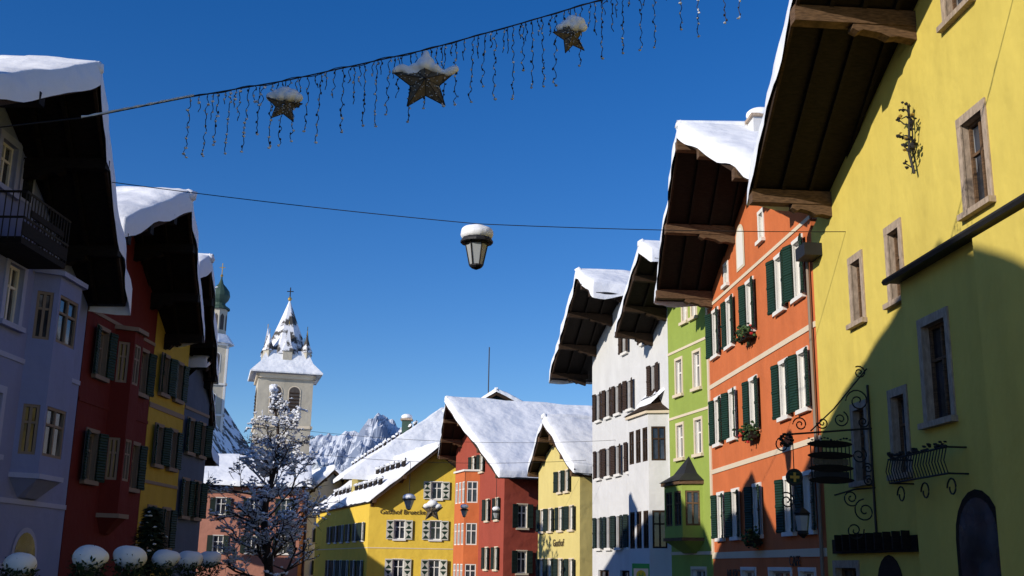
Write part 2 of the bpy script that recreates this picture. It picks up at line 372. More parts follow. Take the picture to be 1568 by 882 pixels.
# ============================================================ RIGHT ROW
RX=lambda Y:10.71-.0764*Y
stone=dict(sur='stone',sw=.17,frame='wood_mid',reveal='stone',sill='stone',silld=.15,depth=.2)
A=(RX(5),5);B=(RX(30),30);U=yl(A,B)
def wy(U,y0,y1,z0,z1,st): 
    a,b=sorted((U(y0),U(y1))); return (a,b,z0,z1,st)
ops=[wy(U,26.65,27.25,8.65,10.2,stone),wy(U,24.35,24.95,8.65,10.3,stone),wy(U,20.25,21.1,9.6,11.45,stone),wy(U,20.3,21.3,13.85,15.2,stone),
     wy(U,24.65,25.35,4.75,6.5,stone),wy(U,26.95,27.65,4.75,6.5,stone),wy(U,16,17,9.6,11.4,stone),wy(U,28,29.4,.3,2.7,stone)]
r1,P,PA,e,I,A3=house('yellow_townhouse',A,B,1,14,(7.0,5,12.2),(6.13,17,17.27),(6.5,28.8,12.35),'plaster_yellow',ops,snow_h=.30,purl=((.3,.7),(.12,.48,.96)),pw=.34,bracket='wood_mid',drop=.3)
mb=MB();mw=MB()
L0=U(23.7); PE=lambda u,n,z:P(u,n+.35,z)
w5=wy(U,21.75,22.8,5.6,7.6,stone)
wall(mb,PE,L0,0,8.8,[],[w5[:4]],'plaster_yellow')
window(mw,PE,*w5[:4],w5[4])
mb.poly([P(L0,0,0),P(L0,.35,0),P(L0,.35,8.8),P(L0,0,8.8)],'plaster_yellow')
mb.box(P,0,L0+.1,0.002,.62,8.8,8.87,'metal_dark')
mb.tube([P(0,.66,8.82),P(L0+.1,.66,8.82)],.075,'metal_dark')
mb.box(P,U(8),U(19.7),.352,.72,.0,8.62,'plaster_yellow')
mb.box(P,U(24.3),U(29.3),.002,.12,3.05,3.4,'wood_dark')
arch(mb,PE,U(20.2),U(22.0),.2,4.15,'wood_dark',n=.012); arch(mb,PE,U(20.35),U(21.85),.2,4.0,'glass',n=.02)
arch(mb,P,U(25.3),U(26.8),.2,3.0,'wood_dark',n=.012)
for i in range(9):
    u=U(24.6)+i*.5; mb.box(P,u,u+.06,.12,.3,3.1,3.5,'wood_dark')
mb.box(P,U(29.2),U(29.95),.01,.5,11.0,11.35,'metal_dark')
mb.build('ledge_and_shopfront',r1); mw.build('ledge_windows',r1)
mb=MB()
c=P(U(23.1),.12,11.95)
mb.tube([c+V((0,0,-.8)),c+e*.05+V((-.06,0,-.3)),c-e*.05+V((-.06,0,.3)),c+V((0,0,.85))],[.03,.03,.025,.015],'iron')
for k in range(15):
    z0=-.6+k*.085+random.uniform(-.05,.05); sg=random.choice((1,-1)); ln=random.uniform(.15,.42)*(1.1-abs(z0)*.6)
    p0=c+V((0,0,z0)); q1=p0+e*sg*ln*.6+V((-.08*random.random(),0,.02+.15*random.random())); q2=p0+e*sg*ln+V((-.1,0,.1+.25*random.random()))
    mb.tube([p0,q1,q2,q2+e*sg*-.06+V((0,0,.06))],[.02,.018,.014,.01],'iron',5)
    for j in range(3): mb.blob(q2+V((random.gauss(0,.04),random.gauss(0,.05),random.gauss(0,.05))),random.uniform(.03,.06),'gold' if random.random()<.2 else 'iron')
mb.build('wrought_iron_sprig',r1)
mb=MB()
for q in (4.45,4.95): mb.tube([P(U(24.0),.75,q),P(U(21.3),.75,q)],.022,'iron'); mb.tube([P(U(24.0),.75,q),P(U(24.0),.0,q)],.02,'iron'); mb.tube([P(U(21.3),.75,q),P(U(21.3),.35,q)],.02,'iron')
for i in range(22):
    u=U(21.3)+(U(24.0)-U(21.3))*i/21; mb.tube([P(u,.75,4.45),P(u+.04,.80,4.7),P(u,.75,4.95)],.013,'iron',4)
for i in range(60):
    u=U(21.3)+(U(24.0)-U(21.3))*random.random(); mb.blob(P(u,.75,4.95+random.random()*.12),random.uniform(.03,.06),'iron')
for i in range(3):
    u=U(21.5)+(U(23.8)-U(21.5))*i/2
    mb.tube([P(u+.2*math.cos(t)*(1-t*.08),.6,4.2+.2*math.sin(t)*(1-t*.08)) for t in [x*.5 for x in range(14)]],.018,'iron',5)
mb.build('window_guard_rail',r1)
sg_=empty('wrought_iron_guild_sign',P(U(26.6),0,5)); mb=MB(); u=U(26.6)
Q=lambda n,z:P(u,n,z)
mb.tube([Q(.03,7.4),Q(.9,6.4),Q(1.5,5.85)],.018,'iron'); mb.tube([Q(.04,3.3),Q(.04,7.0)],.03,'iron')
mb.tube([Q(0,5.95),Q(2.1,5.75)],.025,'iron'); mb.tube([Q(0,4.55),Q(.5,4.5),Q(1.0,4.35)],.022,'iron')
def scroll(n,z,r,turns=1.6,ph=0.,s=1):
    pts=[]
    for i in range(26):
        t=i/25; a=ph+s*t*turns*2*math.pi; rr=r*(1-t*.85); pts.append(Q(n+rr*math.cos(a),z+rr*math.sin(a)))
    mb.tube(pts,.018,'iron',5)
for n,z,r,ph,s in ((.3,6.6,.3,0,1),(.28,4.0,.28,1.5,-1),(.55,3.55,.22,3,1),(.35,5.3,.2,2,1),(.22,7.3,.16,1,1),(.6,4.3,.2,4,1),(1.75,6.0,.18,0,1),(2.2,5.5,.2,2.5,-1),(2.15,4.2,.2,1,1),(.75,6.15,.2,2,1),(1.2,6.05,.15,0,-1),(.15,5.0,.13,0,1),(.15,4.7,.13,2,-1),(.2,6.1,.14,3,1)): scroll(n,z,r,1.6,ph,s)
def disc(n,z,rx,rz,th,mat,k=24):
    f=[Q(n+rx*math.cos(t),z+rz*math.sin(t))-e*th for t in [2*math.pi*i/k for i in range(k)]]
    b=[p+e*2*th for p in f]; mb.poly(f,mat); mb.poly(b,mat)
    for i in range(k): mb.poly([f[i],f[(i+1)%k],b[(i+1)%k],b[i]],mat)
for z in (5.55,5.28,4.98,4.70): disc(1.05,z,.54,.085,.05,'wood_dark'); 
for i in range(11):
    nn=.58+i*.094; mb.tube([Q(nn,4.66),Q(nn,5.6)],.014,'iron',4)
mb.box(lambda a,b,c:P(u+b,a,c),.62,1.48,-.02,.02,5.06,5.2,'star_mesh'); mb.box(lambda a,b,c:P(u+b,a,c),.62,1.48,-.02,.02,4.76,4.9,'metal_dark')
for i in range(14): mb.blob(Q(.55+i*.077,5.66+.04*math.sin(i)),.035,'iron')
disc(1.95,4.75,.20,.20,.03,'metal_dark'); disc(1.95,4.75,.15,.15,.035,'shutter_green')
mb.box(lambda a,b,c:P(u+b,a,c),1.92,1.98,-.04,.04,4.64,4.86,'gold'); mb.box(lambda a,b,c:P(u+b,a,c),1.84,2.06,-.041,.041,4.72,4.78,'gold')
for k in range(10):
    t=k*.63; mb.blob(Q(2.1+.12*math.cos(t),5.62+.14*math.sin(t)),.06,'iron')
mb.tube([Q(1.95,5.7),Q(1.95,4.95)],.012,'iron'); mb.tube([Q(1.95,4.55),Q(1.8,4.1)],.012,'iron')
c=Q(1.8,3.3); mb.lathe(c,[(.02,.85),(.04,.75),(.2,.62),(.17,.6),(.12,.2),(.13,.15),(.03,.05)],6,'iron'); mb.lathe(c,[(.175,.56),(.125,.22)],6,'lamp_glass')
mb.build('ironwork',sg_)
# ---- orange house
A=(RX(30),30.0);B=(RX(41.73),41.73);U=yl(A,B)
so=dict(sur='trim_white',sw=.11,shut='shutter_green',shw=.40,sha=.18,sill='trim_white',frame='trim_white')
ops=[]
for z0,z1 in ((10.3,11.95),(7.05,8.65),(3.7,5.2)):
    for yc in (31.15,32.85,36.0,38.5,40.45):
        ops.append(wy(U,yc-.36,yc+.36,z0,z1,so))
st2=dict(sur='trim_white',sw=.1)
ops+=[wy(U,31.0,32.2,.2,2.6,st2),wy(U,33,35,.2,2.6,st2),wy(U,36.5,38,.2,2.6,st2),wy(U,34.3,34.7,13.0,13.9,so|dict(shut=None)),wy(U,38.6,39.0,12.6,13.3,so|dict(shut=None))]
r2,P,PA,e,I,A3=house('orange_townhouse',A,B,1,14,(6.75,28.9,13.0),(5.38,33.7,16.25),(5.6,41.3,12.6),'plaster_orange',ops,snow_h=.32,bands=((9.25,.16,'trim_cream'),(6.1,.16,'trim_cream'),(3.1,.22,'trim_cream'),(12.35,.12,'trim_cream')),purl=((.3,.75),(.03,.5,.93)),pw=.30,bracket='wood_mid')
mb=MB()
arch(mb,P,U(36.55),U(37.3),12.75,14.15,'trim_white',frame='trim_cream')
mb.box(P,U(41.5),U(41.73)+.02,.0,.045,3.2,12.4,'trim_cream')
mb.tube([P(.15,.1,.2),P(.15,.1,11.5)],.05,'trim_dull')
mb.build('facade_details',r2)
text('MUSIC',P(U(38.9),.05,2.25),.55,-e,(0,0,1),'metal_dark',r2)
text('CAFE',P(U(32.5),.05,2.75),.4,-e,(0,0,1),'metal_dark',r2)
def flowerbox(name,P,u,z,w=1.0):
    rt=empty(name,P(u,.2,z)); mb=MB(); mb.box(P,u-w/2,u+w/2,.12,.34,z-.05,z+.15,'wood_dark'); mb.build('planter',rt); mb=MB()
    for i in range(170):
        uu=u+random.gauss(0,w*.27); nn=.26+random.gauss(0,.11); zz=z+.2+random.gauss(0,.13)-abs(uu-u)*.1
        mb.blob(P(uu,nn,zz),random.uniform(.03,.075),random.choice(['foliage','foliage','foliage_dark','foliage_dark','flower' if random.random()<.3 else 'foliage']),.8)
    mb.build('plants',rt)
for z in (10.0,6.75,3.4): flowerbox('window_flower_box',P,U(35.9),z)
ch=MB(); Pc=lambda a,b,c:V((7.85,33.2,0))+I*a+e*b+V((0,0,c))
ch.box(Pc,-.3,.3,-.3,.3,14,16.6,'plaster_white'); ch.box(Pc,-.38,.38,-.38,.38,16.6,16.7,'stone'); ch.build('chimney',r2)
snow_lump('chimney_snow',[((7.85,33.2,16.78),.45,.5),((8.0,33.2,16.82),.36,.55)],r2,.06)
# ---- green + white
GX=lambda Y:7.53-.25*(Y-41.73)
A=(GX(41.75),41.75);B=(GX(45.6),45.6);U=yl(A,B)
sg=dict(sur='trim_cream',sw=.1,frame='trim_white')
ops=[wy(U,y-.3,y+.3,z0,z1,sg) for y in (42.75,44.5) for z0,z1 in ((9.45,10.85),(6.9,8.2))]+[wy(U,y-.22,y+.22,12.3,13.1,sg) for y in (42.9,43.8)]+[wy(U,42.4,43.6,.2,2.6,sg)]
r3,P,PA,e,I,A3=house('green_townhouse',A,B,1,12,(5.42,41.15,14.15),(5.15,42.3,14.75),(4.6,47.2,12.4),'plaster_green',ops,snow_h=.32,bands=((11.25,.1,'trim_cream'),(8.55,.1,'trim_cream'),(3.2,.12,'trim_cream')),bracket='wood_brown',purl=((),(.25,.62,.95)))
def bay(name,P,u0,u1,pr,z0,z1,mat,wins,roofh,roofmat,root,ch=.35,wm='trim_white',fm=None):
    mb=MB(); mw=MB(); fm=fm or wm
    pts=[(u0,0),(u0+ch,pr),(u1-ch,pr),(u1,0)]
    for i in range(3):
        (a,na),(b,nb)=pts[i],pts[i+1]; L=math.hypot(b-a,nb-na); du,dn=(b-a)/L,(nb-na)/L
        R=lambda u,n,z,a=a,na=na,du=du,dn=dn:P(a+du*u-dn*n,na+dn*u+du*n,z)
        ops=[]
        for w0,w1 in wins:
            if i==1:
                k=max(1,int(L/.75)); ww=L/k
                ops+=[(ww*j+.1,ww*(j+1)-.1,w0,w1,dict(frame=fm,depth=.08,reveal=mat)) for j in range(k)]
            elif L>.5: ops.append((.12,L-.12,w0,w1,dict(frame=fm,depth=.08,reveal=mat)))
        wall(mb,R,L,z0,z1,[],[o[:4] for o in ops],mat)
        for o in ops: window(mw,R,*o[:4],o[4])
    for z,ex in ((z0,.06),(z1,.12)):
        q=[(u0-ex,0.001),(u0+ch-ex*.5,pr+ex),(u1-ch+ex*.5,pr+ex),(u1+ex,0.001)]
        lo=[P(a,b,z-.06) for a,b in q]; hi=[P(a,b,z+.06) for a,b in q]
        mb.poly(lo,wm);mb.poly(hi,wm)
        for i in range(3): mb.poly([lo[i],lo[i+1],hi[i+1],hi[i]],wm)
    q=[(u0,0),(u0+ch,pr),(u1-ch,pr),(u1,0)]; uc=(u0+u1)/2
    lo=[P(uc+(a-uc)*.5,b*.2,z0-.5) for a,b in q]; hi=[P(a,b,z0-.06) for a,b in q]
    for i in range(3): mb.poly([lo[i],lo[i+1],hi[i+1],hi[i]],mat)
    if roofh>0:
        q=[(u0-.15,0),(u0+ch-.1,pr+.18),(u1-ch+.1,pr+.18),(u1+.15,0)]
        ap=P(uc,0.0,z1+roofh); base=[P(a,b,z1+.07) for a,b in q]; md=[P(uc+(a-uc)*.55,b*.5,z1+.07+roofh*.28) for a,b in q]
        for i in range(3): mb.poly([base[i],base[i+1],md[i+1],md[i]],roofmat); mb.poly([md[i],md[i+1],ap],roofmat)
    mb.build('bay_'+name,root)
    mw.build('bay_windows',root)
bay('oriel',P,U(42.5),U(44.9),.7,3.7,5.8,'plaster_green',[(4.2,5.5)],1.1,'metal_dark',r3,wm='wood_mid')
A=(GX(45.62),45.62);B=(GX(55.35),55.35);U=yl(A,B)
sw=dict(frame='wood_brown',sill='trim_white',sw=.05,reveal='plaster_white'); swb=sw|dict(shut='shutter_brown',shw=.30,sha=.15)
ops=[]
for yc in (54.3,52.9,51.6,): ops+=[wy(U,yc-.3,yc+.3,9.6,10.9,swb),wy(U,yc-.3,yc+.3,6.8,8.1,swb),wy(U,yc-.32,yc+.32,3.5,4.9,swb|dict(shut='shutter_dark'))]
ops+=[wy(U,49.7,50.3,9.6,10.9,swb),wy(U,49.7,50.3,6.8,8.1,swb),wy(U,49.7,50.3,3.5,4.9,swb|dict(shut='shutter_dark')),wy(U,46.8,47.4,9.8,11.1,swb)]
ops+=[wy(U,y-.3,y+.3,12.3,13.2,swb) for y in (48.2,50.6)]+[wy(U,53,54.5,.2,2.5,sw),wy(U,50,51.5,.2,2.5,sw)]
r4,P,PA,e,I,A3=house('white_townhouse',A,B,1,13,(3.6,46.6,14.1),(3.1,49.65,15.5),(2.15,57.2,12.1),'plaster_white',ops,snow_h=.36,bracket='wood_brown',purl=((.3,.8),(.3,.62,.93)))
bay('turret',P,U(45.7),U(48.7),.75,.3,8.9,'plaster_white',[(6.9,8.3),(3.4,4.9)],1.2,'wood_brown',r4,wm='trim_cream',fm='wood_brown')
mb=MB(); 
snow_sheet(mb,P(U(46.2),0.05,9.85),P(U(48.2),.05,9.85),P(U(47.9),.4,9.45),P(U(46.5),.4,9.45),.08,.3,.03); mb.build('turret_snow',r4,True)
# ---- cream inn
I12=(.94,.34)
N,T,Fp=(3.4,58,7.3),(1.92,61.5,10.3),(1.23,66,7.86)
A=(3.75,59.1);B=(1.75,65.6)
sc=dict(sur='trim_cream',sw=.07,shut='shutter_dark',shw=.36,sha=.15,frame='trim_white')
ops=[(u-.32,u+.32,z0,z1,sc) for u in (1.2,2.9,4.6,6.0) for z0,z1 in ((4.55,5.75),(1.7,3.0))]+[(u-.28,u+.28,6.6,7.7,sc) for u in (1.9,3.0)]
nops=[(u-.3,u+.3,z0,z1,sc) for u in (1.5,4,6.5) for z0,z1 in ((4.5,5.6),(1.7,3.0))]
r5,P,PA,e,I,A3=house('cream_inn',A,B,1,14,N,T,Fp,'plaster_cream',ops,nops,I=I12,snow_h=.38,bracket='wood_mid',drop=.15)
text('Gasthof',P(3.2,.05,3.7),.55,-e,(0,0,1),'shutter_brown',r5)
# ---- red house with orange oriel
N,T,Fp=(-.5,68,7.8),(-4.2,74,13.0),(-4.9,80,10.05)
A=(-.25,69.4);B=(-3.75,79.4)
ops=[(u-.3,u+.3,z0,z1,sc|dict(shut='shutter_dark')) for u in (1.3,3.2) for z0,z1 in ((5.4,6.7),(2.4,3.7))]+[(u-.35,u+.35,8.6,9.7,sc) for u in (4.6,6.4)]
nops=[(u-.3,u+.3,z0,z1,sc) for u in (1.2,2.8,4.4,6.0) for z0,z1 in ((4.9,6.3),(2.2,3.5))]
r6,P,PA,e,I,A3=house('red_townhouse',A,B,1,17,N,T,Fp,'plaster_red',ops,nops,I=I12,snow_h=.38,bracket='wood_mid',drop=.15)
bay('oriel',P,5.0,8.0,.9,1.2,8.7,'plaster_orange',[(6.6,8.0),(3.9,5.3),(1.5,2.7)],0,'metal_dark',r6)
# ---- golden inn
sy=dict(sur='trim_white',sw=.05,shut='shutter_white',shw=.55,sha=.06,chev=True,frame='trim_white')
A=(-10.3,84);B=(-.6,84)
ops=[(4.95-.4,4.95+.4,7.35,8.6,sy)]+[(u-.4,u+.4,z,z2,sy) for u in (2.3,4.95,7.6) for z,z2 in ((4.4,5.75),(1.5,2.95))]
nops=[(u-.35,u+.35,z0,z1,sy|dict(chev=False,shut='shutter_dark')) for u in (1.8,4.4,7,9.6,12.2,14.8) for z0,z1 in ((4.3,5.6),(1.5,2.8))]
r7,P,PA,e,I,A3=house('golden_inn',A,B,-1,22,(-10.1,83.2,7.05),(-5.25,82.8,10.95),(-.2,83.2,7.0),'plaster_gold',ops,nops,I=(-5.7,16),snow_h=.36,bracket='wood_mid',purl=((.5,.95),(.5,.95)),bands=((3.75,.06,'trim_cream'),),drop=.08)
text('Gasthof Bruecke',P(2.5,.05,6.2),.5,e,(0,0,1),'shutter_brown',r7)
def snow_guards(name,T,X,I,rows,n,L,root):
    mb=MB(); T,X=V(T),V(X); I=V((I[0],I[1],0)).normalized()
    for t in rows:
        base=T+(X-T)*t+V((0,0,.72))
        for i in range(n):
            p=base+I*(1.5+L*i/(n-1))
            mb.beam(p-I*.5,p+I*.5,.10,.42,'wood_dark')
            mb.beam(p-I*.5+V((0,0,.1)),p-I*.5+V((0,0,.45)),.08,.08,'wood_dark',up=V((0,1,0)))
            for k in range(4): mb.blob(p-I*.4+I*.26*k+V((0,0,.32)),.2,'snow',.6)
    mb.build(name,root)
snow_guards('snow_guards',(-5.25,82.8,10.95),(-10.1,83.2,7.05),(-5.7,16),(.45,.8),11,17,r7)
A=(-12.5,98.2);B=(0.5,101.8)
r8,P,PA,e,I,A3=house('snow_roofed_house',A,B,-1,30,(-13.3,97.4,10.3),(-5.9,99.4,15.6),(1.4,101.2,10.3),'plaster_cream',[],[],I=(-7.5,28),snow_h=.45,bracket='wood_mid',drop=.05,gutter=False,purl=((),()))
mb=MB(); snow_sheet(mb,(-13.4,92.6,9.5),(1.6,95.6,9.5),(-5.75,99.6,16.05),(-6.05,99.5,16.05),.35,.5,.1)
mb.poly([(-13.4,92.6,9.4),(1.6,95.6,9.4),(-5.9,99.5,15.9)],'roof_dark')
for a,b_ in (((-13.0,93.3),(1.3,96.2)),((-13.0,93.3),(-12.5,98.2)),((1.3,96.2),(.5,101.8))): mb.poly([(a[0],a[1],0),(b_[0],b_[1],0),(b_[0],b_[1],9.6),(a[0],a[1],9.6)],'plaster_cream')
mb.build('hipped_end',r8,False)
snow_guards('snow_guards',(-5.9,99.4,15.6),(-13.3,97.4,10.3),(-7.5,28),(.3,.65),10,22,r8)
ch=MB(); c=V((-9.6,103.5,0)); Pc=lambda a,b,z:c+V((a,b,z))
ch.box(Pc,-.4,.4,-.4,.4,13,15.6,'copper_green'); ch.box(Pc,-.55,.55,-.55,.55,15.6,15.75,'stone'); ch.build('chimney',r8)
snow_lump('chimney_snow',[((c.x,c.y,15.95),.55,.55)],r8,.1)
r9,P,PA,e,I,A3=house('green_gabled_house',(-4.6,104),(2.8,104),-1,12,(-5.0,103.5,16.0),(-1.3,103,18.2),(3.4,103.5,16.0),'copper_green',[(2.9,3.6,15.2,16.3,dict(frame='trim_white')),(4.1,4.8,15.2,16.3,dict(frame='trim_white'))],snow_h=.4,soff='copper_green',bracket='copper_green',drop=.05)
mb=MB(); mb.tube([(-2.1,106,15),(-2.1,106,23.2)],.06,'metal_dark'); mb.build('mast',r9)
# ============================================================ LEFT ROW
LX=lambda Y:-12.85+.04*Y
sl=dict(sur='plaster_lightblue',sw=.16,frame='trim_white',reveal='plaster_lightblue')
house('tall_townhouse',(-12.6,1.2),(-12.2,16.0),-1,10,(-9.9,.6,14.0),(-9.6,8.6,17.3),(-9.6,16.4,14.0),'plaster_cream',[(u-.45,u+.45,z,z+1.6,sl) for u in (2.5,5.5,8.5,11.5) for z in (1.2,4.5,7.8,11)],snow_h=.35)
A=(LX(17),17);B=(LX(29.8),29.8);U=yl(A,B)
ops=[wy(U,25.25,26.0,7.95,9.35,sl),wy(U,23.6,24.4,7.95,9.35,sl),wy(U,21.0,21.9,7.95,9.35,sl),wy(U,24.2,24.95,10.95,12.05,sl),wy(U,24.9,25.7,4.9,6.3,sl),wy(U,22.4,23.3,4.9,6.3,sl),wy(U,19.3,20.2,4.9,6.3,sl),wy(U,25.8,26.8,.2,2.3,sl)]
l1,P,PA,e,I,A3=house('blue_townhouse',A,B,-1,13,(-10.9,17.3,9.6),(-9.63,23.46,13.1),(-10.65,29.7,9.4),'plaster_blue',ops,snow_h=.42,purl=((.3,.75),(.3,.7)),bands=((7.2,.12,'plaster_lightblue'),(3.9,.12,'plaster_lightblue')),bracket='wood_dark',edge=.65,drop=.3)
mb=MB(); arch(mb,P,U(25.35),U(25.85),11.0,12.0,'glass',frame='plaster_lightblue'); arch(mb,P,U(27.2),U(28.3),.3,3.2,'glass',frame='plaster_lightblue'); mb.build('arched_windows',l1)
bay('oriel',P,U(26.55),U(28.6),.5,4.5,9.5,'plaster_blue',[(7.8,9.0),(5.0,6.2)],0,'metal_dark',l1,wm='plaster_lightblue',ch=.38,fm='trim_dull')
mb=MB()
b0,b1=23.8,26.1; zb=9.4
mb.box(P,U(b0),U(b1),0.002,.95,zb,zb+.15,'wood_dark')
for z in (zb+.6,zb+1.2): mb.tube([P(U(b0),.0,z),P(U(b0),.95,z),P(U(b1),.95,z),P(U(b1),.0,z)],.03,'iron')
for i in range(16): mb.tube([P(U(b0)+i*2.3/15,.95,zb+.1),P(U(b0)+i*2.3/15,.95,zb+1.2)],.015,'iron',4)
for i in range(6):
    for uu in (b0,b1): mb.tube([P(U(uu),.16*i,zb+.1),P(U(uu),.16*i,zb+1.2)],.015,'iron',4)
mb.box(P,U(b0),U(b1),.93,.97,zb+.2,zb+.5,'wood_dark'); mb.box(P,U(b0)+.3,U(b1)-.3,.93,.975,zb+.7,zb+.85,'wood_dark')
mb.build('balcony',l1)
def simple_ops(U,ys,rows,st,w=.35): return [wy(U,y-w,y+w,a,b,st) for y in ys for a,b in rows]
sr=dict(sur='trim_dull',sw=.1,frame='trim_dull',shut='shutter_green',shw=.34,sha=.25,reveal='trim_dull')
A=(LX(29.85),29.85);B=(LX(35.1),35.1);U=yl(A,B)
l2,P,PA,e,I,A3=house('dark_red_townhouse',A,B,-1,12,(-10.45,28.5,11.0),(-9.7,31.5,12.75),(-10.3,36.2,9.7),'plaster_darkred',simple_ops(U,(31.0,34.2),((7.6,8.9),(4.7,6.0)),sr)+[wy(U,31,32.4,.2,2.4,sr|dict(shut=None))],snow_h=.42,bands=((9.3,.1,'trim_dull'),(6.8,.1,'plaster_darkred')),bracket='wood_dark',edge=.55)
bay('oriel',P,U(31.9),U(33.3),.45,3.8,9.2,'plaster_darkred',[(7.6,8.8),(4.8,6.0)],0,'metal_dark',l2,wm='trim_dull')
A=(LX(35.12),35.12);B=(LX(38.5),38.5);U=yl(A,B)
l3,P,PA,e,I,A3=house('ochre_townhouse',A,B,-1,12,(-10.45,35.5,11.75),(-10.3,36.4,12.2),(-10.95,40.6,9.1),'plaster_ochre',simple_ops(U,(36.2,37.6),((7.9,9.1),(5.6,6.8),(3,4.2)),sr,.3),snow_h=.36,bands=((7.4,.16,'trim_dull'),(5.0,.1,'trim_dull')),bracket='wood_dark',purl=((),(.25,.62,.95)))
A=(LX(38.52),38.52);B=(LX(41.3),41.3);U=yl(A,B)
l4,P,PA,e,I,A3=house('slate_blue_townhouse',A,B,-1,10,(-11.03,39.5,9.3),(-11.0,39.9,9.5),(-11.35,42.3,7.6),'plaster_slate',simple_ops(U,(39.3,40.6),((6.3,7.4),(4.1,5.3)),sr,.3),snow_h=.25,bracket='wood_dark',bands=((7.8,.1,'trim_dull'),),purl=((),(.25,.62,.95)),drop=.15)
house('unseen_shade_house_near',(-17,46),(-16.2,57),-1,11,(-16,45,7.5),(-15.4,51.5,10.0),(-15.2,58,7.5),'plaster_cream',[(u-.4,u+.4,z,z+1.4,sr) for u in (2,5,8) for z in (1.2,4.2)],snow_h=.35)  # unseen house, put in to shade the lower part of the snowy tree
house('unseen_shade_house_far',(-31,66),(-30,96),-1,12,(-30,65,10.5),(-29,81,14.5),(-29,97,10.5),'plaster_pink',[(u-.4,u+.4,z,z+1.4,sr) for u in (3,7,11,15,19,23,27) for z in (1.2,4.2,7)],snow_h=.35)  # added out of view to shade the golden inn's side wall and pink house
# ============================================================ far square
sp=dict(sur='trim_white',sw=.06,frame='trim_white',shut='shutter_dark',shw=.5,sha=.08)
pink,P,PA,e,I,A3=house('pink_arcade_house',(-33,110),(-20.2,110.5),-1,10,(-33.8,109,9.6),(-26.5,109.6,9.7),(-19.4,109.6,9.6),'plaster_pink',[(u-.5,u+.5,z,z+1.6,sp) for u in (1.8,5.0,8.2,11.3) for z in (7.0,3.4)],snow_h=0,thick=.1,purl=((),()),bands=((9.2,.25,'trim_cream'),))
mb=MB(); snow_sheet(mb,(-34,109,9.9),(-19.2,109.4,9.9),(-20.5,115,13.0),(-32,115,13.0),.4,.8); mb.poly([(-34,109,9.75),(-19.2,109.4,9.75),(-20.5,115,12.9),(-32,115,12.9)],'roof_dark'); mb.build('snow_roof',pink,True)
bh,P,PA,e,I,A3=house('low_white_house',(-20.0,113),(-13.5,116),-1,10,(-20.6,112.2,8.6),(-17.6,113.2,11.6),(-12.8,115,7.2),'plaster_white',[(u-.4,u+.4,z,z+1.3,sp) for u in (1.6,4.2) for z in (4.6,1.5)],snow_h=.45,drop=.1)
# ============================================================ towers
ct=empty('church_tower',(-26.9,131,0)); mb=MB(); c0=V((-26.9,131,0)); ph=math.radians(15)
ex=V((math.cos(ph),math.sin(ph),0)); ey=V((-math.sin(ph),math.cos(ph),0))
def sqwall(mb,h,z0,z1,mat,ops=()):
    for k in range(4):
        a=k*math.pi/2; dx=ex*math.cos(a)+ey*math.sin(a); dn=ex*math.sin(a)-ey*math.cos(a)
        P=lambda u,n,z,dx=dx,dn=dn:c0+dx*(u-h)+dn*(h+n)+V((0,0,z))
        wall(mb,P,2*h,z0,z1,[],[],mat)
        yield P
for P in sqwall(mb,3.15,0,23.6,'plaster_beige'):
    for z,hh,pr in ((17.6,.3,.18),(13.5,.2,.12),(23.3,.5,.25)): mb.box(P,-pr,6.3+pr,-.1,pr,z,z+hh,'trim_cream')
    for uc in (2.1,4.2):
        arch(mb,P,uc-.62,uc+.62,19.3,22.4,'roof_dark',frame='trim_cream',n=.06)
        for z in (19.6,20.0,20.4,20.8,21.2,21.6): mb.box(P,uc-.55,uc+.55,.07,.12,z,z+.12,'wood_brown')
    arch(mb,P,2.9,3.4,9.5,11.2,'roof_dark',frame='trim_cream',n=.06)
    k=24; cc=[(3.15+.95*math.cos(2*math.pi*i/k),15.6+.95*math.sin(2*math.pi*i/k)) for i in range(k)]
    mb.poly([P(a,.08,b) for a,b in cc],'trim_white'); mb.poly([P(3.15+(a-3.15)*.8,.1,15.6+(b-15.6)*.8) for a,b in cc],'trim_cream')
    mb.box(P,3.11,3.19,.11,.14,15.6,16.3,'iron'); mb.box(P,3.15,3.65,.11,.14,15.56,15.64,'iron')
mb.build('masonry',ct); mb=MB()
r45=math.pi/4+ph; s2=2**.5
mb.lathe(c0,[(4.1*s2,23.85),(4.15*s2,24.0),(3.0*s2,25.3),(2.35*s2,26.8)],4,'snow',r45)
mb.lathe(c0,[(2.9,26.4),(2.2,28.0),(1.2,30.4),(.35,32.6),(.05,33.4)],8,'spire_roof',ph+.39)
for k in range(4):
    a=k*math.pi/2+ph
    for off,rr,zt in ((a,2.35,29.2),(a+math.pi/4,3.1,28.2)):
        c=c0+V((math.cos(off)*rr,math.sin(off)*rr,0)); w=.75 if zt>29 else .6
        mb.lathe(c,[(w,25.2),(w,26.7)],4,'plaster_beige',off+math.pi/4); mb.lathe(c,[(w*1.25,26.65),(w*.6,27.6),(.03,zt+.6)],4,'spire_roof',off+math.pi/4)
        mb.tube([c+V((0,0,zt+.5)),c+V((0,0,zt+1.1))],.04,'gold',4)
mb.lathe(c0,[(.02,33.2),(.22,33.45),(.25,33.6),(.02,33.9)],8,'gold'); mb.tube([c0+V((0,0,33.2)),c0+V((0,0,35))],.07,'iron',5); mb.tube([c0+V((-.4,0,34.5)),c0+V((.4,0,34.5))],.06,'iron',5)
mb.build('spire',ct)
ot=empty('onion_dome_church',(-51.3,190,0)); mb=MB(); c0=V((-51.3,190,0)); ph=math.radians(20); ex=V((math.cos(ph),math.sin(ph),0)); ey=V((-math.sin(ph),math.cos(ph),0))
